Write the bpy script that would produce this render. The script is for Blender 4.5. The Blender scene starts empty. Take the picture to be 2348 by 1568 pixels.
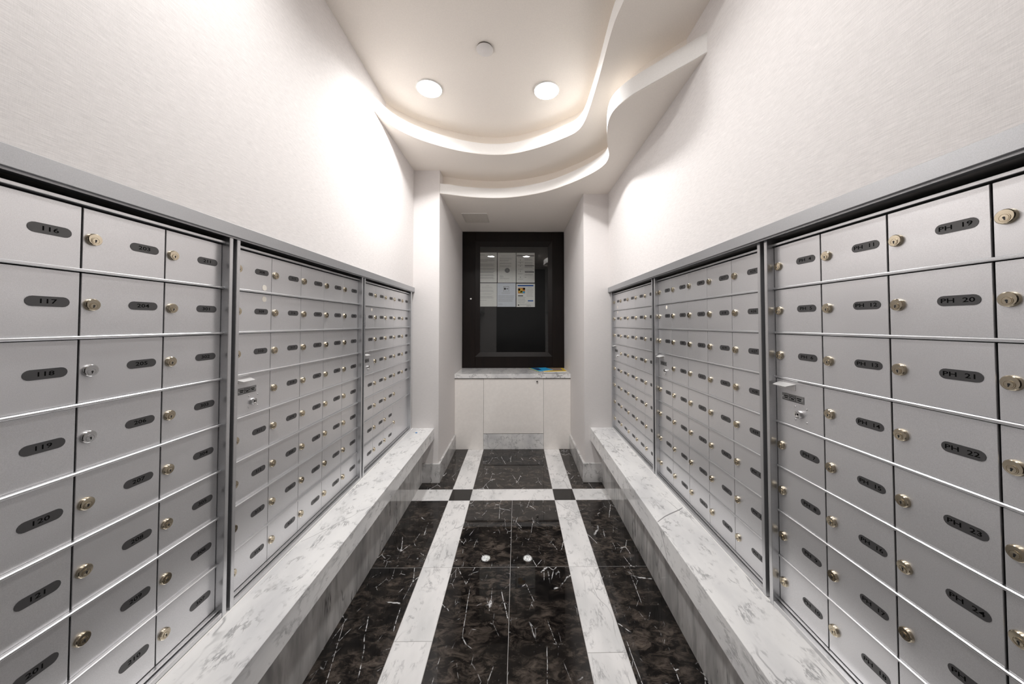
import bpy, bmesh, math, random
from mathutils import Matrix, Vector
random.seed(7)
scene = bpy.context.scene
COL = scene.collection
H = 1.28                                     # eye height above the floor

# ------------------------------------------------------------------ camera
cam_d = bpy.data.cameras.new('camera'); cam = bpy.data.objects.new('camera', cam_d); COL.objects.link(cam)
cam_d.sensor_width = 36.0; cam_d.sensor_fit = 'HORIZONTAL'
cam_d.lens = 36.0*750.0/2348.0
cam_d.shift_x = (1174-1193)/2348.0
cam_d.shift_y = -(784-725.2)/2348.0
cam_d.clip_start = 0.01
_p, _y, _r = .0227, .0098, -.0003
fw = Vector((math.sin(_y)*math.cos(_p), math.cos(_y)*math.cos(_p), math.sin(_p)))
rt = Vector((math.cos(_y), -math.sin(_y), 0)); up = rt.cross(fw)
rt, up = rt*math.cos(_r)+up*math.sin(_r), up*math.cos(_r)-rt*math.sin(_r)
M = Matrix((rt, up, -fw)).transposed().to_4x4(); M.translation = (0, 0, H)
cam.matrix_world = M
scene.camera = cam

# ------------------------------------------------------------------ world and exposure
w = bpy.data.worlds.new('world'); scene.world = w; w.use_nodes = True
w.node_tree.nodes['Background'].inputs[0].default_value = (1, .97, .94, 1)
w.node_tree.nodes['Background'].inputs[1].default_value = 0.05
vs = scene.view_settings
vs.view_transform = 'Standard'; vs.look = 'None'; vs.gamma = 1.0; vs.use_curve_mapping = False
vs.exposure = 0.40
LAMP_C = (1, .984, .970)
BEAM = 8.0                                   # watts of each lamp's downward beam
LAMP = 50.0                                   # emission strength of the ceiling lamps
scene.cycles.max_bounces = 12; scene.cycles.diffuse_bounces = 8; scene.cycles.glossy_bounces = 6
scene.cycles.caustics_reflective = False; scene.cycles.caustics_refractive = False
scene.cycles.sample_clamp_indirect = 6.0

# ------------------------------------------------------------------ materials
def newmat(name):
    m = bpy.data.materials.new(name); m.use_nodes = True
    nt = m.node_tree; b = nt.nodes['Principled BSDF']
    return m, nt, b
def nd(nt, t, **kw):
    n = nt.nodes.new(t)
    for k, v in kw.items():
        if k[0] == '_': setattr(n, k[1:], v)
        else: n.inputs[k.replace('_', ' ')].default_value = v
    return n
def link(nt, a, b): nt.links.new(a, b)
def simple(name, col, rough=.5, metal=0., spec=None, bump=None, coat=0.):
    m, nt, b = newmat(name)
    b.inputs['Base Color'].default_value = (*col, 1); b.inputs['Roughness'].default_value = rough; b.inputs['Metallic'].default_value = metal
    if spec is not None: b.inputs['Specular IOR Level'].default_value = spec
    if coat: b.inputs['Coat Weight'].default_value = coat; b.inputs['Coat Roughness'].default_value = .08
    tc = nd(nt, 'ShaderNodeTexCoord')
    n = nd(nt, 'ShaderNodeTexNoise', Scale=bump[0] if bump else 40., Detail=4.)
    link(nt, tc.outputs['Object'], n.inputs['Vector'])
    # slight tonal drift so that no surface is a flat fill
    mx = nd(nt, 'ShaderNodeMix', _data_type='RGBA', _blend_type='MULTIPLY')
    mx.inputs[0].default_value = 1.0; mx.inputs[6].default_value = (*col, 1)
    rp = nd(nt, 'ShaderNodeValToRGB'); rp.color_ramp.elements[0].position = .3; rp.color_ramp.elements[1].position = .7
    rp.color_ramp.elements[0].color = (.95, .95, .95, 1); rp.color_ramp.elements[1].color = (1, 1, 1, 1)
    link(nt, n.outputs['Fac'], rp.inputs['Fac']); link(nt, rp.outputs['Color'], mx.inputs[7]); link(nt, mx.outputs[2], b.inputs['Base Color'])
    if bump:
        bp = nd(nt, 'ShaderNodeBump', Strength=bump[1], Distance=.001)
        link(nt, n.outputs['Fac'], bp.inputs['Height']); link(nt, bp.outputs['Normal'], b.inputs['Normal'])
    return m
def objcoord(nt, scale=(1, 1, 1), rot=(0, 0, 0), rand=True):
    tc = nd(nt, 'ShaderNodeTexCoord'); mp = nd(nt, 'ShaderNodeMapping')
    mp.inputs['Scale'].default_value = scale; mp.inputs['Rotation'].default_value = rot
    if rand:
        oi = nd(nt, 'ShaderNodeObjectInfo'); ml = nd(nt, 'ShaderNodeVectorMath', _operation='SCALE'); ml.inputs['Scale'].default_value = 37.
        cb = nd(nt, 'ShaderNodeCombineXYZ')
        for i in range(3): link(nt, oi.outputs['Random'], cb.inputs[i])
        link(nt, cb.outputs[0], ml.inputs[0])
        ad = nd(nt, 'ShaderNodeVectorMath', _operation='ADD'); link(nt, tc.outputs['Object'], ad.inputs[0]); link(nt, ml.outputs[0], ad.inputs[1])
        link(nt, ad.outputs[0], mp.inputs['Vector'])
    else: link(nt, tc.outputs['Object'], mp.inputs['Vector'])
    return mp.outputs['Vector']
def vein(nt, vec, scale, width, detail=5., rough=.55, dist=.8, level=.5):
    """thin contour lines of a noise field: 1 on the line, 0 off it"""
    n = nd(nt, 'ShaderNodeTexNoise', Scale=scale, Detail=detail, Roughness=rough, Distortion=dist); link(nt, vec, n.inputs['Vector'])
    s = nd(nt, 'ShaderNodeMath', _operation='SUBTRACT'); link(nt, n.outputs['Fac'], s.inputs[0]); s.inputs[1].default_value = level
    a = nd(nt, 'ShaderNodeMath', _operation='ABSOLUTE'); link(nt, s.outputs[0], a.inputs[0])
    r = nd(nt, 'ShaderNodeMapRange', _interpolation_type='SMOOTHSTEP'); link(nt, a.outputs[0], r.inputs['Value'])
    r.inputs['From Min'].default_value = 0; r.inputs['From Max'].default_value = width; r.inputs['To Min'].default_value = 1; r.inputs['To Max'].default_value = 0
    return r.outputs['Result']
def crack(nt, vec, scale, width, wob=.022, nscale=9.):
    """straight broken cracks: edges of a slightly wobbled voronoi field"""
    n = nd(nt, 'ShaderNodeTexNoise', Scale=nscale, Detail=4.); link(nt, vec, n.inputs['Vector'])
    s = nd(nt, 'ShaderNodeVectorMath', _operation='SCALE'); link(nt, n.outputs['Color'], s.inputs[0]); s.inputs['Scale'].default_value = wob
    a = nd(nt, 'ShaderNodeVectorMath', _operation='ADD'); link(nt, vec, a.inputs[0]); link(nt, s.outputs[0], a.inputs[1])
    v = nd(nt, 'ShaderNodeTexVoronoi', _feature='DISTANCE_TO_EDGE', Scale=scale); link(nt, a.outputs[0], v.inputs['Vector'])
    r = nd(nt, 'ShaderNodeMapRange', _interpolation_type='SMOOTHSTEP'); link(nt, v.outputs['Distance'], r.inputs['Value'])
    r.inputs['From Min'].default_value = 0; r.inputs['From Max'].default_value = width; r.inputs['To Min'].default_value = 1; r.inputs['To Max'].default_value = 0
    return r.outputs['Result']
def noisemask(nt, vec, scale, lo, hi, detail=3., rough=.5, dist=0.):
    n = nd(nt, 'ShaderNodeTexNoise', Scale=scale, Detail=detail, Roughness=rough, Distortion=dist); link(nt, vec, n.inputs['Vector'])
    r = nd(nt, 'ShaderNodeMapRange', _interpolation_type='SMOOTHSTEP'); link(nt, n.outputs['Fac'], r.inputs['Value'])
    r.inputs['From Min'].default_value = lo; r.inputs['From Max'].default_value = hi
    return r.outputs['Result']
def mul(nt, a, b, k=None):
    m = nd(nt, 'ShaderNodeMath', _operation='MULTIPLY'); link(nt, a, m.inputs[0])
    if k is None: link(nt, b, m.inputs[1])
    else: m.inputs[1].default_value = k
    return m.outputs[0]
def maxi(nt, a, b):
    m = nd(nt, 'ShaderNodeMath', _operation='MAXIMUM'); link(nt, a, m.inputs[0]); link(nt, b, m.inputs[1]); return m.outputs[0]
def mixcol(nt, fac, a, b):
    m = nd(nt, 'ShaderNodeMix', _data_type='RGBA'); link(nt, fac, m.inputs[0])
    for i, c in ((6, a), (7, b)):
        if isinstance(c, tuple): m.inputs[i].default_value = (*c, 1)
        else: link(nt, c, m.inputs[i])
    return m.outputs[2]
def marble_white(name, base, cloud, vcol, rough, amt=1., rot=(0, 0, .7), stretch=(1, .4, 1), bigvein=True, vs_=1.):
    m, nt, b = newmat(name)
    v = objcoord(nt, tuple(x*vs_ for x in stretch), rot)
    v2 = objcoord(nt, (1, 1, 1), (0, 0, -.5)); v3 = objcoord(nt, (1, .5, 1), (0, 0, 1.1))
    col = mixcol(nt, noisemask(nt, v, 6., .40, .72, 8.), base, cloud)
    w1 = mul(nt, vein(nt, v, 11., .034, 8., .65, .4), noisemask(nt, v2, 13., .47, .66))
    w2 = mul(nt, vein(nt, v, 26., .06, 6., .6, .3), noisemask(nt, v2, 20., .52, .68))
    f = maxi(nt, mul(nt, w1, None, .72*amt), mul(nt, w2, None, .5*amt))
    if bigvein:
        big = mul(nt, crack(nt, v3, 3.2, .012, .22, 5.), noisemask(nt, v2, 3., .52, .62))
        f = maxi(nt, f, mul(nt, big, None, .75*amt))
    col = mixcol(nt, f, col, vcol)
    link(nt, col, b.inputs['Base Color']); b.inputs['Roughness'].default_value = rough; b.inputs['Specular IOR Level'].default_value = .5
    return m
def marble_grey(name):
    """dense grey marble with streaks that lean along the slab"""
    m, nt, b = newmat(name)
    v = objcoord(nt, (1, 1, .22), (.45, 0, 0)); v2 = objcoord(nt, (1, 1, 1))
    col = mixcol(nt, noisemask(nt, v, 9., .32, .72, 8.), (.74, .73, .715), (.46, .455, .45))
    col = mixcol(nt, mul(nt, noisemask(nt, v, 34., .42, .75, 6.), None, .7), col, (.33, .325, .32))
    f = mul(nt, vein(nt, v, 6., .02, 5., .6, .3), noisemask(nt, v2, 5., .52, .66))
    col = mixcol(nt, mul(nt, f, None, .8), col, (.06, .06, .06))
    link(nt, col, b.inputs['Base Color']); b.inputs['Roughness'].default_value = .10
    return m
def marble_black(name, veins=1.):
    m, nt, b = newmat(name)
    v = objcoord(nt, (1, 1.8, 1), (0, 0, .1)); v2 = objcoord(nt, (1, .33, 1), (0, 0, 1.0)); v3 = objcoord(nt, (1, .4, 1), (0, 0, -.6)); v4 = objcoord(nt, (1, .5, 1), (0, 0, .15))
    c = noisemask(nt, v, 4.2, .30, .66, 8., .62, .8)
    fine = noisemask(nt, v, 16., .40, .70, 15., .74, .7)
    brown = mixcol(nt, fine, (.006, .005, .0046), (.14, .113, .094))
    col = mixcol(nt, mul(nt, c, None, .85 if veins else .08), (.0055, .005, .005), brown)
    grain = noisemask(nt, v, 55., .36, .56)
    a = mul(nt, mul(nt, crack(nt, v2, 7., .012), noisemask(nt, v3, 10., .54, .60)), grain)
    d = mul(nt, mul(nt, crack(nt, v3, 8., .012), noisemask(nt, v4, 11., .55, .60)), grain)
    e = mul(nt, mul(nt, crack(nt, v4, 20., .022), noisemask(nt, v2, 24., .56, .64)), grain)
    f = maxi(nt, maxi(nt, a, d), mul(nt, e, None, .55))
    col = mixcol(nt, mul(nt, f, None, .9*veins), col, (.80, .80, .81))
    link(nt, col, b.inputs['Base Color']); b.inputs['Roughness'].default_value = .022; b.inputs['Specular IOR Level'].default_value = .5
    return m
def fabric_wall(name, base, along, con=1.):
    """woven wall covering: fine threads that run level along the wall"""
    m, nt, b = newmat(name)
    sc = (1, 38, 700) if along == 'Y' else (38, 38, 700)
    sc2 = (1, 700, 90) if along == 'Y' else (700, 700, 90)
    t1 = nd(nt, 'ShaderNodeTexNoise', Scale=1., Detail=3.); link(nt, objcoord(nt, sc, rand=False), t1.inputs['Vector'])
    t2 = nd(nt, 'ShaderNodeTexNoise', Scale=1., Detail=2.); link(nt, objcoord(nt, sc2, rand=False), t2.inputs['Vector'])
    ad = nd(nt, 'ShaderNodeMath', _operation='ADD'); link(nt, t1.outputs['Fac'], ad.inputs[0]); link(nt, mul(nt, t2.outputs['Fac'], None, .35), ad.inputs[1])
    r = nd(nt, 'ShaderNodeMapRange'); link(nt, ad.outputs[0], r.inputs['Value']); r.inputs['From Min'].default_value = .42; r.inputs['From Max'].default_value = .92
    col = mixcol(nt, r.outputs['Result'], tuple(x*(1-.16*con) for x in base), tuple(min(1, x*(1+.05*con)) for x in base))
    link(nt, col, b.inputs['Base Color']); b.inputs['Roughness'].default_value = .75; b.inputs['Specular IOR Level'].default_value = .25
    bp = nd(nt, 'ShaderNodeBump', Strength=.25, Distance=.0006); link(nt, ad.outputs[0], bp.inputs['Height']); link(nt, bp.outputs['Normal'], b.inputs['Normal'])
    return m
def alu(name, col, rough, metal):
    m, nt, b = newmat(name)
    v = objcoord(nt, (1, 1, 1))
    n = nd(nt, 'ShaderNodeTexNoise', Scale=900., Detail=2.); link(nt, v, n.inputs['Vector'])
    n2 = nd(nt, 'ShaderNodeTexNoise', Scale=9., Detail=3.); link(nt, v, n2.inputs['Vector'])
    c1 = mixcol(nt, n.outputs['Fac'], tuple(x*.80 for x in col), tuple(min(1, x*1.18) for x in col))
    link(nt, c1, b.inputs['Base Color'])
    r = nd(nt, 'ShaderNodeMapRange'); link(nt, n2.outputs['Fac'], r.inputs['Value']); r.inputs['To Min'].default_value = rough-.06; r.inputs['To Max'].default_value = rough+.06
    link(nt, r.outputs['Result'], b.inputs['Roughness']); b.inputs['Metallic'].default_value = metal
    bp = nd(nt, 'ShaderNodeBump', Strength=.10, Distance=.0004); link(nt, n.outputs['Fac'], bp.inputs['Height']); link(nt, bp.outputs['Normal'], b.inputs['Normal'])
    return m
def emit(name, col, s):
    m, nt, b = newmat(name)
    b.inputs['Base Color'].default_value = (.9, .9, .9, 1); b.inputs['Emission Color'].default_value = (*col, 1); b.inputs['Emission Strength'].default_value = s
    return m
def glass(name):
    m, nt, b = newmat(name); nt.nodes.remove(b)
    out = nt.nodes['Material Output']; t = nd(nt, 'ShaderNodeBsdfTransparent'); t.inputs[0].default_value = (.985, .99, .985, 1)
    g = nd(nt, 'ShaderNodeBsdfGlossy', Roughness=.0); f = nd(nt, 'ShaderNodeFresnel', IOR=1.5); mx = nd(nt, 'ShaderNodeMixShader')
    link(nt, f.outputs[0], mx.inputs[0]); link(nt, t.outputs[0], mx.inputs[1]); link(nt, g.outputs[0], mx.inputs[2]); link(nt, mx.outputs[0], out.inputs['Surface'])
    return m
def wood_dark(name):
    m, nt, b = newmat(name)
    v = objcoord(nt, (40, 40, 3))
    n = nd(nt, 'ShaderNodeTexNoise', Scale=1., Detail=6., Distortion=.4); link(nt, v, n.inputs['Vector'])
    col = mixcol(nt, n.outputs['Fac'], (.003, .002, .0018), (.012, .007, .0055))
    link(nt, col, b.inputs['Base Color']); b.inputs['Roughness'].default_value = .38; b.inputs['Specular IOR Level'].default_value = .28
    return m

WALL_C = (.775, .746, .736)
MAT = dict(
    wallY=fabric_wall('woven wall covering', WALL_C, 'Y'), wallX=fabric_wall('woven wall covering across', WALL_C, 'X', .45),
    ceil=simple('ceiling paint', (.93, .875, .81), .7, bump=(220., .15)),
    lip=simple('white cove paint', (.90, .885, .865), .6, bump=(220., .08)),
    white=marble_white('white carrara marble', (.82, .815, .81), (.62, .62, .63), (.24, .24, .25), .10),
    floorwhite=marble_white('polished white floor marble', (.80, .79, .785), (.64, .64, .64), (.27, .27, .28), .06, .9, vs_=1.1),
    grey=marble_grey('grey veined marble'), base=marble_white('mottled baseboard marble', (.66, .65, .645), (.40, .395, .39), (.14, .14, .14), .12, 1., (.3, .3, .4), (1, 1, 1)),
    black=marble_black('black brown marble'), plainblack=marble_black('plain black marble', 0.0),
    grout=simple('grout', (.46, .45, .44), .8),
    alu=alu('satin aluminium door', (.76, .76, .775), .34, .80), frame=alu('aluminium frame', (.68, .685, .70), .30, .9),
    cap=alu('aluminium cap trim', (.44, .445, .46), .40, .65),
    housing=simple('shade-black steel housing', (.012, .012, .012), .7),  # box body coloured near-black so the gaps between doors look shaded
    brass=simple('pale brass lock', (.60, .53, .41), .16, 1.), chrome=simple('chrome lock', (.72, .72, .72), .15, 1.),
    hole=simple('black keyhole', (.004, .004, .004), .6),
    plate=simple('grey number plate', (.045, .044, .046), .32, spec=.9), ink=simple('black lettering', (.003, .003, .003), .7, spec=.05),
    tag=simple('engraved nickel plate', (.30, .30, .30), .4, .8), sticker=simple('ivory dot sticker', (.85, .80, .72), .5),
    hood=alu('bare aluminium hood', (.86, .85, .84), .35, .5),
    wood=wood_dark('dark espresso wood'), backing=simple('black felt backing', (.012, .012, .013), .8), glass=glass('display glass'),
    laminate=simple('pale gloss laminate', (.90, .865, .83), .07), shadowgap=simple('dark gap', (.02, .018, .016), .8),
    paper=simple('white paper', (.93, .93, .91), .8), paperblue=simple('bluish paper', (.82, .86, .94), .8), print=simple('grey print', (.42, .42, .43), .8),
    printdark=simple('black print', (.04, .04, .045), .8), blue=simple('blue print', (.02, .12, .45), .6), cyan=simple('cyan print', (.03, .42, .80), .45),
    navy=simple('navy print', (.006, .02, .10), .45), yellow=simple('yellow print', (.80, .55, .06), .5), orange=simple('orange print', (.70, .28, .06), .6),
    green=simple('green print', (.35, .42, .08), .6), brownprint=simple('brown photo print', (.30, .22, .18), .6),
    lens=emit('lit lamp lens', LAMP_C, LAMP), lensdim=emit('dimmer lamp lens', LAMP_C, LAMP*.5), lamptrim=simple('white lamp trim', (.85, .84, .82), .4), cover=simple('white plastic cover', (.80, .77, .75), .45),
    gap=simple('dark recess', (.05, .04, .035), .8), vent=simple('vent grille', (.66, .62, .56), .6), bluescrap=simple('blue plastic', (.02, .25, .60), .4),
    veincol=simple('grey vein', (.30, .295, .30), .15, bump=(300., .0)),
    lobbydark=wood_dark('dark lobby stand-in'),
)

# ------------------------------------------------------------------ mesh helpers
class MB:
    def __init__(s): s.bm = bmesh.new()
    def box(s, a, b, mat=0, bev=0.):
        n = len(s.bm.faces)
        x0, y0, z0 = a; x1, y1, z1 = b
        if x0 > x1: x0, x1 = x1, x0
        if y0 > y1: y0, y1 = y1, y0
        if z0 > z1: z0, z1 = z1, z0
        vs = [s.bm.verts.new(p) for p in ((x0, y0, z0), (x1, y0, z0), (x1, y1, z0), (x0, y1, z0), (x0, y0, z1), (x1, y0, z1), (x1, y1, z1), (x0, y1, z1))]
        fs = [s.bm.faces.new([vs[i] for i in q]) for q in ((0, 3, 2, 1), (4, 5, 6, 7), (0, 1, 5, 4), (1, 2, 6, 5), (2, 3, 7, 6), (3, 0, 4, 7))]
        for f in fs: f.material_index = mat
        if bev:
            es = list({e for f in fs for e in f.edges})
            r = bmesh.ops.bevel(s.bm, geom=es, offset=bev, segments=1, affect='EDGES', clamp_overlap=True)
            for f in r['faces']: f.material_index = mat
        return s
    def prism(s, pts, z0, z1, mat=0):
        """pts: outline in x, y (any turn); solid between z0 and z1"""
        area = sum(pts[i-1][0]*pts[i][1]-pts[i][0]*pts[i-1][1] for i in range(len(pts)))
        if area < 0: pts = pts[::-1]
        lo = [s.bm.verts.new((x, y, z0)) for x, y in pts]; hi = [s.bm.verts.new((x, y, z1)) for x, y in pts]
        fs = [s.bm.faces.new(lo[::-1]), s.bm.faces.new(hi)]
        k = len(pts)
        for i in range(k): fs.append(s.bm.faces.new((lo[i], lo[(i+1) % k], hi[(i+1) % k], hi[i])))
        for f in fs: f.material_index = mat
        return s
    def lathe(s, prof, seg=24, mats=None, c=(0, 0)):
        """profile (r, z) turned about the z axis through c"""
        rings = []
        for r, z in prof:
            if r < 1e-6: rings.append([s.bm.verts.new((c[0], c[1], z))])
            else: rings.append([s.bm.verts.new((c[0]+r*math.cos(2*math.pi*i/seg), c[1]+r*math.sin(2*math.pi*i/seg), z)) for i in range(seg)])
        for j in range(len(rings)-1):
            A, B = rings[j], rings[j+1]
            for i in range(seg):
                i2 = (i+1) % seg
                if len(A) == 1 and len(B) == 1: continue
                if len(A) == 1: f = s.bm.faces.new((A[0], B[i], B[i2]))
                elif len(B) == 1: f = s.bm.faces.new((A[i], B[0], A[i2]))
                else: f = s.bm.faces.new((A[i], B[i], B[i2], A[i2]))
                if mats: f.material_index = mats[j]
        return s
    def quad(s, pts, mat=0):
        f = s.bm.faces.new([s.bm.verts.new(p) for p in pts]); f.material_index = mat; return s
    def mesh(s, name, mats, smooth=False):
        bmesh.ops.recalc_face_normals(s.bm, faces=[f for f in s.bm.faces])
        me = bpy.data.meshes.new(name); s.bm.to_mesh(me); s.bm.free()
        for m in mats: me.materials.append(MAT[m])
        if smooth:
            for p in me.polygons: p.use_smooth = True
            try: me.set_sharp_from_angle(angle=math.radians(35))
            except Exception: pass
        return me
def ob(name, me, parent=None, loc=(0, 0, 0), **props):
    o = bpy.data.objects.new(name, me); COL.objects.link(o)
    if parent is not None: o.parent = parent
    o.location = loc
    for k, v in props.items(): o[k] = v
    return o
def boxo(name, a, b, mat, parent=None, bev=0., **props):
    """a box object with its origin at its own centre (a, b in the parent's space)"""
    c = [(a[i]+b[i])/2 for i in range(3)]; h = [abs(b[i]-a[i])/2 for i in range(3)]
    me = MB().box([-x for x in h], h, 0, bev).mesh(name, [mat])
    return ob(name, me, parent, c, **props)
def thing(name, label, cat, loc=(0, 0, 0), group=None):
    o = ob(name, None, None, loc, label=label, category=cat)
    if group: o['group'] = group
    return o
def struct(name, me, **p): return ob(name, me, None, kind='structure', **p)
def catmull(pts, n=6):
    out = []
    P = [pts[0]]+list(pts)+[pts[-1]]
    for i in range(1, len(P)-2):
        for k in range(n):
            t = k/n; a, b, c, d = P[i-1], P[i], P[i+1], P[i+2]
            out.append(tuple(.5*((2*b[j])+(-a[j]+c[j])*t+(2*a[j]-5*b[j]+4*c[j]-d[j])*t*t+(-a[j]+3*b[j]-3*c[j]+d[j])*t**3) for j in range(2)))
    out.append(tuple(pts[-1])); return out
def smooth(pts, it=2):
    for _ in range(it):
        pts = [pts[0]]+[tuple((pts[i-1][j]+2*pts[i][j]+pts[i+1][j])/4 for j in range(2)) for i in range(1, len(pts)-1)]+[pts[-1]]
    return pts
def offset(pts, d):
    out = []
    for i in range(len(pts)):
        a = pts[max(0, i-1)]; b = pts[min(len(pts)-1, i+1)]
        t = Vector((b[0]-a[0], b[1]-a[1])).normalized(); out.append((pts[i][0]-t.y*d, pts[i][1]+t.x*d))
    return out

# ------------------------------------------------------------------ the setting
XL, XR = -.852, .7555                        # wall faces
DL, DR = -.860, .785                         # rail planes of the mailbox banks
Y0, YP, YC, YB = -.95, 2.68, 3.365, 3.824    # rear wall, pier fronts, cabinet front, alcove back
Z1, Z2, Z3 = H+1.435, H+1.266, H+1.076       # ceiling and the two dropped soffits
PL, PR = -.638, .5495                        # alcove side walls
ZL = H-.845                                  # ledge top
ZCAP = H+.262

# floor: a bedding slab with every tile laid on it
floor = struct('floor', MB().box((-1.05, Y0-.1, -.05), (1.0, YB+.1, -.0008)).mesh('floor', ['grout']))
G = .0009
def tile(x0, x1, y0, y1, mat):
    me = MB().box((-(x1-x0)/2+G, -(y1-y0)/2+G, -.0008), ((x1-x0)/2-G, (y1-y0)/2-G, 0), 0, .0004).mesh('tile', [mat])
    ob('tile', me, floor, ((x0+x1)/2, (y0+y1)/2, 0))
sx = [-.80, -.497, -.342, .2735, .4268, .72]   # stripe lines across the room
CJ = -.0355
rows = [2.403, 1.752, 1.130, .510, -.112, -.734, Y0-.06]
for a, b in zip(rows, rows[1:]):
    tile(sx[0], sx[1], b, a, 'black'); tile(sx[2], CJ, b, a, 'black'); tile(CJ, sx[3], b, a, 'black'); tile(sx[4], sx[5], b, a, 'black')
wl = [2.403, 1.752, 1.352, .95, .55, .15, -.25, -.65, Y0-.06]
wr = [2.403, 2.19, 1.752, 1.30, .90, .50, .10, -.30, -.70, Y0-.06]
for a, b in zip(wl, wl[1:]): tile(sx[1], sx[2], b, a, 'floorwhite')
for a, b in zip(wr, wr[1:]): tile(sx[3], sx[4], b, a, 'floorwhite')
for i, m in enumerate(('floorwhite', 'plainblack', 'floorwhite', 'plainblack', 'floorwhite')): tile(sx[i], sx[i+1], 2.403, 2.564, m)
for a, b in ((2.564, 3.2155), (3.2155, YC+.02)):
    for i, m in enumerate(('black', 'floorwhite', 'black', 'floorwhite', 'black')): tile(sx[i], sx[i+1], a, b, m)

# walls
def side_wall(name, sgn, xw, xd):
    b = MB()
    b.box((xw, Y0-.1, ZCAP), (sgn*1.02, YP, Z1+.15)); b.box((sgn*1.02, Y0-.1, 0), (sgn*1.08, YP, Z1+.15))
    b.box((xd+sgn*.10, Y0-.1, 0), (sgn*1.02, YP, ZL-.06))
    return struct(name, b.mesh(name, ['wallY']))
side_wall('wall_left', -1, XL, DL); side_wall('wall_right', 1, XR, DR)
struct('wall_pier_left', MB().box((-1.08, YP, 0), (PL, YB, Z2+.2)).mesh('wall_pier_left', ['wallX']))
struct('wall_pier_right', MB().box((PR, YP, 0), (1.08, YB, Z2+.2)).mesh('wall_pier_right', ['wallX']))
struct('wall_alcove', MB().box((-1.08, YB, 0), (1.08, YB+.1, Z2+.2)).mesh('wall_alcove', ['wallX']))
struct('wall_rear', MB().box((-1.08, Y0-.1, 0), (-.54, Y0, Z1+.15)).box((.74, Y0-.1, 0), (1.08, Y0, Z1+.15)).mesh('wall_rear', ['wallX']))
d1 = struct('dark_lobby', MB().box((-.54, Y0-.08, 0), (.74, Y0-.02, Z1+.1)).mesh('dark_lobby', ['lobbydark']))  # unseen dark panel standing for the open unlit lobby behind the viewer
for a, b in ((-.50, .08), (.12, .70)):
    boxo('dark_lobby_panel', (a, Y0-.02, .1), (b, Y0-.008, Z1-.35), 'lobbydark', d1, .004)
# ceiling
struct('ceiling', MB().box((-1.08, Y0-.1, Z1), (1.08, YP+.1, Z1+.1)).mesh('ceiling', ['ceil']))
lip1 = smooth(catmull([(XL-.03, 1.86), (XL, 1.915), (-.80, 2.075), (-.70, 2.20), (-.58, 2.29), (-.44, 2.366), (-.30, 2.413), (-.17, 2.430), (-.04, 2.413), (.08, 2.362), (.20, 2.292), (.31, 2.206), (.380, 2.143), (.411, 2.08), (.424, 2.0), (.4265, 1.88), (.424, 1.735), (.420, 1.61), (.414, 1.49), (.411, 1.41), (.411, 1.34), (.416, 1.28), (.427, 1.21), (.45, 1.14), (.50, 1.06), (.58, .97), (.67, .88), (.7555, .79), (.80, .745)], 5), 2)
lip2 = smooth(catmull([(PL-.02, 2.684), (PL, 2.686), (-.55, 2.712), (-.44, 2.75), (-.29, 2.777), (-.15, 2.78), (-.02, 2.757), (.10, 2.712), (.235, 2.64), (.362, 2.53), (.475, 2.40), (.554, 2.28), (.59, 2.19), (.596, 2.12), (.586, 2.055), (.563, 1.99), (.524, 1.878), (.496, 1.77), (.484, 1.68), (.492, 1.61), (.522, 1.545), (.553, 1.50), (.60, 1.446), (.659, 1.378), (.71, 1.322), (.7555, 1.268), (.79, 1.23)], 5), 2)
def soffit(name, curve, back, z, ztop, rec, lip_h=.085):
    s = struct(name, MB().prism(curve+back, z, z+.004).mesh(name, ['ceil']))
    inner = offset(curve, rec)
    me = MB(); lo = [me.bm.verts.new((x, y, z+.0005)) for x, y in curve]; hi = [me.bm.verts.new((x, y, z+lip_h)) for x, y in curve]
    hb = [me.bm.verts.new((x, y, z+lip_h)) for x, y in inner]; lb = [me.bm.verts.new((x, y, z+.0005)) for x, y in inner]
    for i in range(len(curve)-1):
        me.bm.faces.new((lo[i], lo[i+1], hi[i+1], hi[i])); me.bm.faces.new((hi[i], hi[i+1], hb[i+1], hb[i])); me.bm.faces.new((hb[i], hb[i+1], lb[i+1], lb[i]))
    ob('cove_lip', me.mesh('cove_lip', ['lip'], True), s)
    me = MB(); lo = [me.bm.verts.new((x, y, z+lip_h-.01)) for x, y in inner]; hi = [me.bm.verts.new((x, y, ztop+.003)) for x, y in inner]
    for i in range(len(curve)-1): me.bm.faces.new((lo[i], lo[i+1], hi[i+1], hi[i]))
    ob('cove_face', me.mesh('cove_face', ['ceil'], True), s)
soffit('ceiling_soffit', lip1, [(1.02, .745), (1.02, 3.0), (-1.02, 3.0), (-1.02, 1.86)], Z2, Z1, .062)
soffit('ceiling_soffit', lip2, [(1.02, 1.23), (1.02, YB+.02), (PL-.02, YB+.02)], Z3, Z2, .10)
# marble baseboards round the piers
e = .016
struct('baseboard_left', MB().box((-.80, YP-e, 0), (PL+e, YP, .152), 0, .0015).box((PL-.004, YP, 0), (PL+e, YC, .152), 0, .0015).mesh('baseboard_left', ['base']))
struct('baseboard_right', MB().box((PR-e, YP-e, 0), (.72, YP, .152), 0, .0015).box((PR-e, YP, 0), (PR+.004, YC, .152), 0, .0015).mesh('baseboard_right', ['base']))

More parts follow.
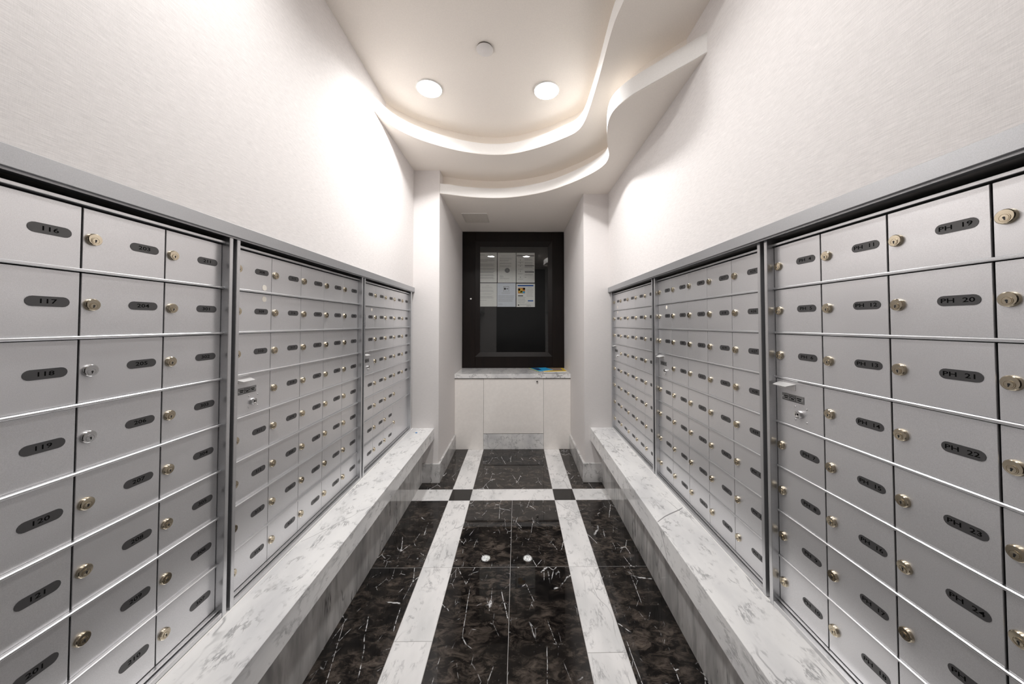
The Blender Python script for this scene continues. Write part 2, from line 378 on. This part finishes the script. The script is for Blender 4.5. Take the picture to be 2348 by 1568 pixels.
# ------------------------------------------------------------------ ceiling lamps, cover and vent
def make_lamp():
    t = thing('ceiling_lamp', '', 'lamp', group='round ceiling downlights')
    ob('lamp_trim', MB().lathe([(.073, 0), (.079, 0), (.079, -.003), (.076, -.008), (.073, -.008), (.073, 0)], 40).mesh('lamp_trim', ['lamptrim'], True), t)
    ob('lens', MB().lathe([(.0735, -.0015), (.0735, -.008), (.05, -.0105), (0, -.0115)], 40).mesh('lens', ['lens'], True), t)
    ld = bpy.data.lights.new('beam', 'AREA'); ld.shape = 'DISK'; ld.size = .145; ld.energy = BEAM; ld.spread = math.radians(150); ld.color = LAMP_C
    ob('beam', ld, t, (0, 0, -.0125))
    return t
def dup(root):
    r = root.copy(); COL.objects.link(r)
    for ch in root.children:
        c = ch.copy(); COL.objects.link(c); c.parent = r
        for g in ch.children:
            d = g.copy(); COL.objects.link(d); d.parent = c
    return r
lamps = [((-.534, 1.965), 'lit round ceiling lamp close to the left wall'), ((.181, 1.975), 'lit round ceiling lamp beside the curved white cove'),
         ((-.55, .71), 'round ceiling lamp over the viewer by the left wall'), ((.20, .71), 'round ceiling lamp over the viewer towards the right wall'),
         ]
first = make_lamp()
for i, ((x, y), lb) in enumerate(lamps):
    o = first if i == 0 else dup(first)
    o.location = (x, y, Z1); o['label'] = lb
    if y < 1:                                   # pair over the viewer dimmed to imitate lens vignetting in the near corners
        for ch in o.children:
            if ch.name.startswith('lens'): ch.data = ch.data.copy(); ch.data.materials[0] = MAT['lensdim']
            if ch.type == 'LIGHT': ch.data = ch.data.copy(); ch.data.energy = BEAM*.52
t = thing('ceiling_cover_disc', 'round white cover plate on the ceiling between the lamps', 'cover plate', (-.1685, 1.675, Z1))
ob('recess_ring', MB().lathe([(0, -.0005), (.042, -.0005), (.042, -.006), (0, -.006)], 40).mesh('recess_ring', ['gap'], True), t)
ob('disc', MB().lathe([(0, -.006), (.0435, -.006), (.0435, -.0085), (.042, -.0095), (0, -.0095)], 40).mesh('disc', ['cover'], True), t)
t = thing('ceiling_vent', 'square flush vent grille in the alcove ceiling above the notice board', 'vent', (-.418, 3.305, Z3))
fm = MB()
for a, b in (((-.125, -.14, -.004), (.125, -.128, 0)), ((-.125, .128, -.004), (.125, .14, 0)), ((-.125, -.128, -.004), (-.113, .128, 0)), ((.113, -.128, -.004), (.125, .128, 0))): fm.box(a, b)
ob('vent_frame', fm.mesh('vent_frame', ['vent']), t)
boxo('front_edge', (-.125, -.1425, -.0055), (.125, -.1395, 0), 'lip', t)
boxo('vent_backing', (-.113, -.128, -.001), (.113, .128, -.0003), 'vent', t)
slat = MB().box((-.113, -.0045, -.0009), (.113, .0045, .0009)).mesh('slat', ['vent'])
for k in range(20):
    o = ob('slat', slat, t, (0, -.121+k*.0127, -.0022)); o.rotation_euler.x = math.radians(-14)

# ------------------------------------------------------------------ marble ledges
def ledge(name, label, sgn, xd, xf, xk, veins=()):
    t = thing(name, label, 'ledge', ((xd+xf)/2, 1.0, 0))
    P = lambda x, y, z: (x-(xd+xf)/2, y-1.0, z)
    boxo('top_slab', P(xd+sgn*.03, Y0+.002, ZL-.088 if sgn < 0 else ZL-.103), P(xf, YP-.0, ZL), 'white', t, .0015)
    boxo('riser', P(xk, Y0+.002, .0005), P(xk+sgn*.03, YP, (ZL-.088 if sgn < 0 else ZL-.103)), 'grey', t)
    for pts, wds in veins:
        b = MB()
        for i in range(len(pts)-1):
            for k in range(4):
                def at(f):
                    j = random.Random(i*100+k+(1 if f else 0)+int(f*9)).uniform(-.0018, .0018) if 0 < f < 1 else 0
                    return tuple(pts[i][c]*(1-f)+pts[i+1][c]*f for c in range(3)), wds*(.55+.45*math.sin(math.pi*(i+f)/(len(pts)-1)*.9+.3))
                (p, wa), (q, wb) = at(k/4), at((k+1)/4)
                if abs(p[2]-ZL) < .002 and abs(q[2]-ZL) < .002:
                    b.quad([P(p[0], p[1]-wa, ZL+.00015), P(p[0], p[1]+wa, ZL+.00015), P(q[0], q[1]+wb, ZL+.00015), P(q[0], q[1]-wb, ZL+.00015)])
                else:
                    x = xf-(.00015 if sgn > 0 else -.00015)
                    b.quad([P(x, p[1]-wa, p[2]), P(x, p[1]+wa, p[2]), P(x, q[1]+wb, q[2]), P(x, q[1]-wb, q[2])])
        ob('dark_vein', b.mesh('dark_vein', ['veincol']), t)
    boxo('caulk_highlight', P(xd-sgn*.0165, Y0+.01, ZL), P(xd-sgn*.0125, YP-.001, ZL+.0022), 'lip', t, .0008)  # white caulk strip, also drawn as the highlight along the ledge's back edge
ledge('marble_ledge', 'white veined marble ledge along the left wall with a blue scrap on it', -1, DL, -.672, -.764,
      [([(x, y, ZL) for x, y in ((-.839, 1.296), (-.8105, 1.334), (-.7814, 1.377), (-.7536, 1.429), (-.7256, 1.459), (-.7059, 1.511), (-.6735, 1.545))], .0016)])
ledge('marble_ledge', 'white marble ledge along the right wall with a dark crack-like vein', 1, DR, .597, .684,
      [([(x, y, ZL) for x, y in ((.7605, 1.5156), (.738, 1.499), (.7143, 1.486), (.6798, 1.4669), (.649, 1.4483), (.6198, 1.4257), (.5985, 1.408))], .0034),
       ([(.597, y, H+z) for y, z in ((1.408, -.8475), (1.3924, -.853), (1.3745, -.8634), (1.3538, -.8782), (1.3373, -.9025), (1.3213, -.9286), (1.3129, -.9423))], .0028)])

# ------------------------------------------------------------------ mailbox banks
PITCH = .1334
ROWZ = [H-.030-PITCH*(k-2) for k in range(0, 9)]          # bottom edge of rail k
ZTOP, ZBOT = H+.2345, H-.8205
def text_meshes(strings, size):
    objs = {}
    for s in strings:
        cu = bpy.data.curves.new('t', 'FONT'); cu.body = s.replace(' ', '  '); cu.size = size; cu.align_x = 'CENTER'; cu.align_y = 'CENTER'; cu.resolution_u = 2; cu.offset = .00016
        o = bpy.data.objects.new('t', cu); COL.objects.link(o); objs[s] = o
    dg = bpy.context.evaluated_depsgraph_get(); out = {}
    for s, o in objs.items(): out[s] = bpy.data.meshes.new_from_object(o.evaluated_get(dg))
    for s, o in objs.items():
        cu = o.data; bpy.data.objects.remove(o); bpy.data.curves.remove(cu)
    return out
def seq():
    nums = ['%d' % n for n in range(308, 368)]+['%d' % n for n in range(401, 413)]
    return nums
L1 = [[str(100+i) for i in range(1, 9)], [str(100+i) for i in range(9, 16)]+['115'], ['116', '117', '118', '119', '120', '121', '201', '202'],
      [str(n) for n in range(203, 211)], ['211']+[str(n) for n in range(301, 308)]]
_s = iter(seq())
L2 = [[next(_s) if not (c == 0 and r == 3) else None for r in range(8)] for c in range(5)]
L3 = [[None if (c == 0 and r == 3) or (c >= 3 and r >= 5) else next(_s) for r in range(8)] for c in range(5)]
_s = iter([str(n) for n in range(413, 430)]+[str(n) for n in range(501, 530)]+[str(n) for n in range(601, 630)]+['PH %d' % n for n in range(1, 60)])
R1 = [[None if (c == 0 and r == 3) else next(_s) for r in range(8)] for c in range(5)]
R2 = [[None if (c == 0 and r == 3) else next(_s) for r in range(8)] for c in range(5)]
R3 = [[None if (c == 0 and r == 3) else next(_s) for r in range(8)] for c in range(5)]
allnum = sorted({n for b in (L1, L2, L3, R1, R2, R3) for c in b for n in c if n})
TXT = text_meshes(allnum, .0122)
PW, PH_ = .0585, .0188
plate_cache = {}
def plate_mesh(s):
    if s in plate_cache: return plate_cache[s]
    b = MB(); r = PH_/2; pts = []
    for k in range(9): a = -math.pi/2+math.pi*k/8; pts.append((PW/2-r+r*math.cos(a), r*math.sin(a)))
    for k in range(9): a = math.pi/2+math.pi*k/8; pts.append((-PW/2+r+r*math.cos(a), r*math.sin(a)))
    b.prism(pts, 0, .0007, 0)
    n = len(b.bm.verts); nf = len(b.bm.faces)
    b.bm.from_mesh(TXT[s]); b.bm.verts.ensure_lookup_table(); b.bm.faces.ensure_lookup_table()
    for v in b.bm.verts[n:]: v.co = (v.co.x*1.38-.001, v.co.y*.95, .00085)
    for f in b.bm.faces[nf:]: f.material_index = 1
    me = bpy.data.meshes.new('number_plate'); b.bm.to_mesh(me); b.bm.free()
    me.materials.append(MAT['plate']); me.materials.append(MAT['ink'])
    plate_cache[s] = me; return me
def lock_mesh(mat):
    b = MB(); R = .012; q = -.0026
    b.lathe([(R+.0006, 0), (R+.0006, .001), (R, .0046), (R-.0012, .0058), (0, .0060)], 28)
    b.lathe([(.0068, .0058), (.0068, .0066), (.0062, .0066), (.0060, .0061), (.0055, .0061), (.0052, .0068), (0, .0070)], 24, None, (0, q))
    # key slot: round eye with a narrow toothed slit below it
    b.prism([(.0017*math.cos(a*math.pi/4), q+.0017*math.sin(a*math.pi/4)+.0006) for a in range(8)], .0068, .0072, 1)
    b.prism([(-.0008, q-.0036), (.0008, q-.0036), (.0008, q-.0018), (.0015, q-.0012), (.0008, q-.0004), (-.0008, q-.0004)], .0068, .0072, 1)
    return b.mesh('lock', [mat, 'hole'], True)
LOCK = lock_mesh('brass'); LOCKC = lock_mesh('chrome')
mlock = MB(); mlock.lathe([(.0108, 0), (.0108, .006), (.0098, .0085), (.0062, .009), (.0058, .0072), (.003, .0072), (.003, .0045), (0, .0045)], 28, [0, 0, 0, 0, 0, 1, 1]); MLOCK = mlock.mesh('master_lock', ['chrome', 'hole'], True)
RIVET = MB().lathe([(.0023, 0), (.0021, .001), (.0012, .0018), (0, .002)], 12).mesh('rivet', ['chrome'], True)
SCREW = MB().lathe([(.002, 0), (.0018, .0008), (0, .001)], 10).mesh('screw', ['chrome'], True)
DOT = MB().lathe([(.0098, 0), (.0098, .0004), (0, .0006)], 24).mesh('sticker', ['sticker'])
def tag_mesh():
    b = MB(); b.box((-.0365, -.0102, 0), (.0365, .0102, .0012), 0)
    # worn engraving: an emblem with a curved band in a frame, bars of lettering either side
    for x0, x1, y0, y1 in ((-.011, .011, .0062, .0070), (-.011, .011, -.0070, -.0062), (-.0112, -.0104, -.007, .007), (.0104, .0112, -.007, .007), (-.029, -.0145, .001, .0035), (-.027, -.0165, -.004, -.0015), (.0145, .029, .001, .0035), (.0165, .027, -.004, -.0015), (-.034, .034, -.0092, -.0084)):
        b.box((x0, y0, .0012), (x1, y1, .0015), 1)
    for k in range(12):
        a = math.pi*k/11; b.box((.008*math.cos(a)-.001, .0035*math.sin(a)-.0005, .0012), (.008*math.cos(a)+.001, .0035*math.sin(a)+.0007, .0015), 1)
    b.box((-.005, -.0042, .0012), (.005, -.001, .0015), 1)
    return b.mesh('maker_plate', ['tag', 'ink'])
TAG = tag_mesh()
def hood_mesh():
    b = MB(); b.box((-.029, -.010, 0), (.029, .008, .0015), 0, .0004)
    v = [(-.029, .0085, .0), (.029, .0085, .0), (.023, .0015, .024), (-.023, .0015, .024)]
    lo = [(x, y-.0014, z) for x, y, z in v]
    vs_ = [b.bm.verts.new(p) for p in v]; ls = [b.bm.verts.new(p) for p in lo]
    b.bm.faces.new(vs_); b.bm.faces.new(ls[::-1])
    for i in range(4): b.bm.faces.new((vs_[i], ls[i], ls[(i+1) % 4], vs_[(i+1) % 4]))
    b.lathe([(.003, .0015), (.003, .003), (0, .003)], 12, [1, 1], (-.020, -.003))
    return b.mesh('slot_hood', ['hood', 'hole'])
HOOD = hood_mesh()
door_cache = {}
def door_mesh(w_, h_):
    k = (round(w_, 5), round(h_, 5))
    if k not in door_cache: door_cache[k] = MB().box((0, 0, -.004), (w_, h_, 0), 0, .0007).mesh('door', ['alu'])
    return door_cache[k]
def bank(label, sgn, xd, s0, pitch, table, post_n, gap, special=None, dots=(), chrome=(), ends=(.0125, .0125), group='mailbox banks'):
    """one bank; local x runs to the right along the wall, y up, z out into the room; y = 0 at the ledge"""
    t = thing('mailbox_bank', label, 'mailboxes', (xd, s0, ZL), group)
    t.rotation_euler = Matrix(((0, 0, 1), (1, 0, 0), (0, 1, 0)) if sgn < 0 else ((0, 0, -1), (-1, 0, 0), (0, 1, 0))).to_euler()
    W = pitch*5; z = lambda v: v-ZL; DN = -.009 if sgn < 0 else -.004
    boxo('housing', (-.010, .002, -.16), (W+.010, z(H+.2435), DN-.0065), 'housing', t)
    boxo('stile', (-ends[0], .0003, -.03), (0, z(H+.2585), post_n), 'frame', t, .0012)
    boxo('stile', (W, .0003, -.03), (W+ends[1], z(H+.2585), post_n), 'frame', t, .0012)
    boxo('top_rail', (0, z(H+.2365), -.03), (W, z(H+.2435), .001), 'frame', t, .0008)
    boxo('bottom_rail', (0, z(H-.8265), -.03), (W, z(H-.8222), .002), 'frame', t, .0008)
    boxo('base_strip', (0, .0003, -.03), (W, z(H-.8295), post_n-.001), 'frame', t, .0015)
    rail = MB().box((0, 0, -.014), (W, .0062, 0), 0, .0016).mesh('rail', ['frame'])
    short = MB().box((0, 0, -.014), (pitch*3, .0062, 0), 0, .0016).mesh('rail', ['frame'])
    for k in range(1, 8):
        ob('rail', short if (special and k == 7) else rail, t, (0, z(ROWZ[k]), 0))
    tops = [ZTOP]+[ROWZ[k] for k in range(1, 8)]; bots = [ROWZ[k]+.0062 for k in range(1, 8)]+[ZBOT]
    def door(c, r, span=1, rows_=1):
        x0 = c*pitch+gap/2; y1 = z(tops[r])-.0016; y0 = z(bots[r+rows_-1])+.0002
        return ob('door', door_mesh(pitch*span-gap, round(y1-y0, 5)), t, (x0, y0, DN)), x0, y0
    for c in range(5):
        for r in range(8):
            if special and c >= 3 and r >= 5: continue
            d, x0, y0 = door(c, r)
            num = table[c][r]; yc = z(ROWZ[r+1])+.069-y0
            if num is None:
                d['label'] = 'master access door with slot hood, nickel maker plate and chrome lock'
                yo = z(ROWZ[4])-y0-(H-.2968-(H-.030-PITCH*2))+0.0
                b0 = z(H-.2968)-y0                                # rail below this row
                ob('slot_hood', HOOD, d, (.040-gap/2, b0+.116, 0)); ob('maker_plate', TAG, d, (.0595-gap/2, b0+.084, 0))
                ob('master_lock', MLOCK, d, (.0825-gap/2, b0+.0435, 0))
                for x in (.0675, .104):
                    for y in (.026, .0625): ob('rivet', RIVET, d, (x-gap/2, b0+y, 0))
                for x in (.0265, .0925): ob('screw', SCREW, d, (x-gap/2, b0+.084, .0012))
                continue
            lk = ob('lock', LOCKC if num in chrome else LOCK, d, (.0172-gap/2, yc, 0)); lk.rotation_euler.z = random.uniform(-.25, .25)
            if num in chrome: lk['label'] = 'chrome lock'
            ob('number_plate', plate_mesh(num), d, (pitch-.0445-gap/2, yc+.0025, 0))
            if (c, r) in dots: ob('sticker', DOT, d, (dots[(c, r)][0]-gap/2, z(H+dots[(c, r)][1])-y0, 0))
    if special:
        d, x0, y0 = door(3, 5, 2); d['label'] = 'wide blank parcel door with a single lock'
        ob('lock', LOCK, d, (.0172, .0640, 0)); ob('rivet', RIVET, d, (.14, .085, 0))
        d, x0, y0 = door(3, 6, 2, 2); d['label'] = 'large blank parcel door with a single lock'
        ob('lock', LOCK, d, (.0172, .128, 0)); ob('rivet', RIVET, d, (.14, .20, 0))
    return t
bank('aluminium mailbox bank on the left wall nearest the viewer, numbered 116 and up', -1, DL, .193, .155, L1, .013, .0026, chrome=('205', '206'))
bank('middle aluminium mailbox bank on the left wall between two posts', -1, DL, 1.006, .1578, L2, .013, .0016, dots={(0, 0): (.1255, .1237), (0, 1): (.125, .0846)})
bank('far left mailbox bank against the pier with two blank parcel doors', -1, DL, 1.836, .157, L3, .013, .0012, special=True, dots={(0, 1): (.127, .0843)}, ends=(.0125, .020))
bank('far right mailbox bank against the pier beside the alcove', 1, DR, 2.655, .1582, R1, .016, .0014, dots={(0, 0): (.099, .129), (0, 1): (.099, .0906)}, ends=(.020, .0125))
bank('middle aluminium mailbox bank on the right wall, numbered in the 600s', 1, DR, 1.818, .1563, R2, .016, .0018, dots={(0, 1): (.102, .0866)})
bank('aluminium mailbox bank on the right wall nearest the viewer, numbered PH 4 and up', 1, DR, .9925, .1535, R3, .018, .0030)

# aluminium cap trims that run along the top of the banks
def cap(name, sgn, xw, xc, y1):
    b = MB(); b.box((xc, Y0+.002, H+.2595), (xw+sgn*.03, y1, H+.296), 0, .0008)
    b.box((xc+sgn*.006, Y0+.002, H+.2545), (xc+sgn*.0085, y1, H+.2595))
    return struct(name, b.mesh(name, ['cap']))
cap('trim_1', -1, XL, -.838, YP-.001); cap('trim_2', 1, XR, .7475, YP-.001)

# ------------------------------------------------------------------ alcove: cabinet, counter, notice board
t = thing('base_cabinet', 'low pale laminate cabinet with one door under the marble counter', 'cabinet', (-.044, YC, 0))
P = lambda x, y, z: (x+.044, y-YC, z)
ZC = H-.513; zt = ZC-.0425
boxo('carcass', P(PL+.001, YC+.022, .001), P(PR-.001, YB-.001, zt-.001), 'shadowgap', t)
boxo('side_panel', P(PL+.001, YC, .001), P(-.3445, YC+.02, zt-.008), 'laminate', t, .0006)
boxo('side_panel', P(.2715, YC, .001), P(PR-.001, YC+.02, zt-.008), 'laminate', t, .0006)
d = boxo('door', P(-.3425, YC-.001, H-1.1185), P(.2695, YC+.019, zt-.006), 'laminate', t, .0008)
boxo('finger_pull', (-.020, -.0125, .272), (.020, -.009, .2815), 'lip', d, .0008)
o = ob('knob', MB().lathe([(.0055, 0), (.0055, .003), (.0098, .005), (.0105, .009), (.0075, .0125), (0, .0135)], 20).mesh('knob', ['chrome'], True), d, (.242, -.010, .248)); o.rotation_euler.x = math.pi/2
boxo('toe_kick', P(-.3430, YC+.002, .001), P(.2700, YC+.02, H-1.1225), 'white', t)
boxo('countertop', (PL+.001, YC-.014, zt), (PR-.001, YB-.001, ZC), 'white', None, .0012, label='white marble countertop with grey veins on the pale cabinet', category='countertop')

YF = 3.800
t = thing('notice_board', 'dark wood framed glass notice case hanging on the alcove wall', 'notice board', (-.045, YF, ZC+.003))
Q = lambda x, y, z: (x+.045, y-YF, z-(ZC+.003))
xo0, xo1, zo0, zo1 = PL+.003, PR-.003, ZC+.003, H+1.072
xi0, xi1, zi0, zi1 = -.486, .4085, H-.381, H+.962
xg0, xg1, zg0, zg1 = -.4315, .361, H-.329, H+.900
boxo('frame_stile', Q(xo0, YF, zo0), Q(xi0, YB-.001, zo1), 'wood', t, .002); boxo('frame_stile', Q(xi1, YF, zo0), Q(xo1, YB-.001, zo1), 'wood', t, .002)
boxo('frame_rail', Q(xi0, YF, zi1), Q(xi1, YB-.001, zo1), 'wood', t, .002); boxo('frame_rail', Q(xi0, YF, zo0), Q(xi1, YB-.001, zi0), 'wood', t, .002)
def bead(pts_o, pts_i):
    b = MB(); o_ = [b.bm.verts.new(Q(x, YF-.003, z)) for x, z in pts_o]; i_ = [b.bm.verts.new(Q(x, YF+.011, z)) for x, z in pts_i]
    ob_ = [b.bm.verts.new(Q(x, YF+.018, z)) for x, z in pts_o]; ib = [b.bm.verts.new(Q(x, YF+.018, z)) for x, z in pts_i]
    b.bm.faces.new((o_[0], o_[1], i_[1], i_[0])); b.bm.faces.new((i_[0], i_[1], ib[1], ib[0])); b.bm.faces.new((ob_[0], ob_[1], o_[1], o_[0])); b.bm.faces.new((ib[0], ib[1], ob_[1], ob_[0]))
    b.bm.faces.new((o_[0], i_[0], ib[0], ob_[0])); b.bm.faces.new((o_[1], ob_[1], ib[1], i_[1]))
    ob('glazing_bead', b.mesh('glazing_bead', ['wood']), t)
bead([(xi0, zi0), (xi0, zi1)], [(xg0, zg0), (xg0, zg1)]); bead([(xi1, zi1), (xi1, zi0)], [(xg1, zg1), (xg1, zg0)])
bead([(xi0, zi1), (xi1, zi1)], [(xg0, zg1), (xg1, zg1)]); bead([(xi1, zi0), (xi0, zi0)], [(xg1, zg0), (xg0, zg0)])
boxo('glass_pane', Q(xg0-.01, YF+.0125, zg0-.01), Q(xg1+.01, YF+.0145, zg1+.01), 'glass', t)
boxo('backing', Q(xi0, YB-.004, zi0), Q(xi1, YB-.0015, zi1), 'backing', t)
o = ob('knob', MB().lathe([(.005, 0), (.005, .004), (.0105, .007), (.0095, .012), (0, .014)], 20).mesh('knob', ['lamptrim'], True), t, Q(-.536, YF, H+.289)); o.rotation_euler.x = math.pi/2

# sheets pinned inside the case; each carries its print as a second mesh
YN = YB-.0052
def sheet(label, x0, x1, z0, z1, mat, draw):
    t = thing('notice_sheet', label, 'paper', ((x0+x1)/2, YN, H+z0), 'sheets in the notice case')
    wd, ht = x1-x0, z1-z0
    boxo('sheet', (-wd/2, 0, 0), (wd/2, .0004, ht), mat, t)
    b = MB()
    def bar(u0, u1, v0, v1, m=0):
        b.quad([(-wd/2+u0*wd, -.0002, v0*ht), (-wd/2+u1*wd, -.0002, v0*ht), (-wd/2+u1*wd, -.0002, v1*ht), (-wd/2+u0*wd, -.0002, v1*ht)], m)
    def lines(u0, u1, v1, n, dv, m=0, th=.0075, rag=.15):
        for k in range(n):
            v = v1-k*dv; u = u0; end = u1-random.random()*rag*(u1-u0)
            while u < end:
                w_ = min(random.uniform(.03, .09), end-u); bar(u, u+w_, v, v+th*.3/ht, m); u += w_+.014
    def disc(u, v, r, m):
        b.quad([(-wd/2+u*wd+r*math.cos(a*math.pi/10), -.0003, v*ht+r*math.sin(a*math.pi/10)) for a in range(20)], m)
    draw(bar, lines, disc)
    me = bpy.data.meshes.new('print')
    b.bm.to_mesh(me); b.bm.free()
    for m in ('print', 'printdark', 'blue', 'orange', 'yellow', 'green', 'cyan', 'paper'): me.materials.append(MAT[m])
    ob('print', me, t)
def d1_(bar, lines, disc):
    bar(.06, .10, .915, .935, 1); lines(.10, .36, .92, 1, .02, 1, .009); lines(.07, .92, .77, 4, .017, 0); lines(.07, .5, .70, 1, .017)
    for v, n in ((.62, 6), (.47, 3), (.38, 5), (.26, 4), (.17, 4)): lines(.07, .9, v, n, .016)
def d2_(bar, lines, disc):
    lines(.22, .8, .89, 1, .02); lines(.12, .86, .83, 4, .017); lines(.12, .7, .74, 2, .016, 1); lines(.12, .86, .66, 3, .017); lines(.12, .8, .57, 3, .02)
    disc(.53, .41, .030, 0)
    for a in range(14): disc(.53+.085*math.cos(a*.449), .41+.05*math.sin(a*.449), .0032, 1)
    bar(.47, .59, .395, .402, 1); bar(.49, .57, .415, .425, 1)
    lines(.12, .35, .23, 4, .02); lines(.12, .7, .14, 2, .015, 0)
def d3_(bar, lines, disc):
    lines(.05, .35, .945, 2, .015, 1, .006); bar(.02, .98, .885, .91, 1)
    for v in (.74, .64, .53, .36, .16): bar(.205, .225, v, v+.04, 1)
    for v in (.85, .69, .59, .45, .30, .12): lines(.08, .38, v, 2, .017)
    for v in (.60, .50, .43, .35, .22, .10): lines(.46, .92, v+.18, 3, .017)
    bar(.46, .97, .555, .575, 1); bar(.46, .97, .345, .372, 1); lines(.46, .55, .18, 1, .02, 1)
def d4_(bar, lines, disc):
    lines(.43, .57, .89, 1, .02); lines(.2, .8, .83, 2, .045); lines(.08, .86, .70, 3, .035); lines(.06, .84, .55, 2, .03, 1, .0035); lines(.06, .86, .44, 4, .028); lines(.1, .45, .26, 1, .02)
def d5_(bar, lines, disc):
    bar(.34, .36, .64, .86, 0); bar(.62, .64, .64, .86, 0); bar(.34, .64, .855, .87, 0); lines(.36, .62, .82, 1, .02, 1, .006); disc(.42, .76, .012, 1); bar(.5, .6, .745, .775, 1); lines(.36, .62, .67, 2, .03)
    lines(.24, .72, .59, 2, .025); lines(.06, .94, .47, 9, .032); lines(.06, .3, .12, 2, .04)
def d6_(bar, lines, disc):
    bar(.07, .92, .885, .94, 2); bar(.09, .47, .58, .82, 3); disc(.22, .70, .024, 4); disc(.15, .74, .014, 1); disc(.28, .64, .014, 5); disc(.40, .63, .013, 6); bar(.36, .46, .59, .66, 6); bar(.36, .47, .74, .82, 4)
    lines(.62, .84, .83, 1, .02, 1, .007); lines(.55, .92, .76, 8, .045); bar(.09, .36, .46, .495, 1); lines(.09, .5, .42, 8, .035); bar(.62, .91, .24, .285, 2); lines(.56, .72, .20, 1, .02); lines(.2, .8, .12, 2, .03); disc(.12, .08, .008, 1); lines(.55, .8, .05, 2, .025, 1)
k = YN/3.87
for lb, x0, x1, z0, z1, m, fn in (
    ('typed white sheet in the top left of the notice case', -.4585, -.2394, .4896, .8445, 'paper', d1_),
    ('typed sheet with a round dark seal, top middle of the notice case', -.2309, -.0152, .4875, .8430, 'paper', d2_),
    ('flow chart sheet with arrows and black bars, top right in the notice case', -.0084, .2090, .4877, .8430, 'paper', d3_),
    ('short typed white sheet in the lower left of the notice case', -.4585, -.2390, .2038, .4815, 'paper', d4_),
    ('bluish sheet with a small boxed emblem, lower middle of the notice case', -.2349, -.0174, .2012, .4817, 'paperblue', d5_),
    ('flyer with blue bars and a colourful photo, lower right in the notice case', -.0084, .2112, .1990, .4763, 'paper', d6_)):
    sheet(lb, x0*k, x1*k, z0*k, z1*k, m, fn)

# leaflets left on the counter
def leaflet(name, label, pts, z, parts):
    cx = sum(p[0] for p in pts)/len(pts); cy = sum(p[1] for p in pts)/len(pts)
    t = thing(name, label, 'leaflet', (cx, cy, z))
    ob('pages', MB().prism([(x-cx, y-cy) for x, y in pts], 0, .0035).mesh('pages', ['paper']), t)
    for nm, pp, m, dz in parts: ob(nm, MB().prism([(x-cx, y-cy) for x, y in pp], .0035, .0035+dz).mesh(nm, [m]), t)
leaflet('magazine', 'yellow edged magazine lying flat at the right end of the counter', [(.285, 3.47), (.535, 3.515), (.530, 3.785), (.275, 3.775)], ZC+.0003,
        [('cover', [(.286, 3.471), (.534, 3.516), (.529, 3.784), (.276, 3.774)], 'yellow', .0004), ('cover_photo', [(.33, 3.56), (.50, 3.575), (.497, 3.77), (.325, 3.765)], 'brownprint', .0007)])
leaflet('brochure', 'blue brochure with a green and yellow edge lying across the magazine', [(.130, 3.735), (.222, 3.455), (.395, 3.60), (.330, 3.790)], ZC+.0052,
        [('cover', [(.132, 3.734), (.222, 3.457), (.393, 3.600), (.329, 3.788)], 'cyan', .0004), ('cover_band', [(.131, 3.735), (.222, 3.456), (.236, 3.468), (.152, 3.741)], 'green', .0007),
         ('cover_photo', [(.165, 3.735), (.225, 3.56), (.27, 3.60), (.24, 3.72)], 'navy', .0007)])
o = ob('plastic_scrap', MB().prism([(-.007, -.004), (.004, -.007), (.008, .003), (-.001, .008)], 0, .003).mesh('plastic_scrap', ['bluescrap']), None, (-.781, 2.561, ZL+.0002))
o['label'] = 'tiny blue plastic scrap at the far end of the left ledge'; o['category'] = 'scrap'
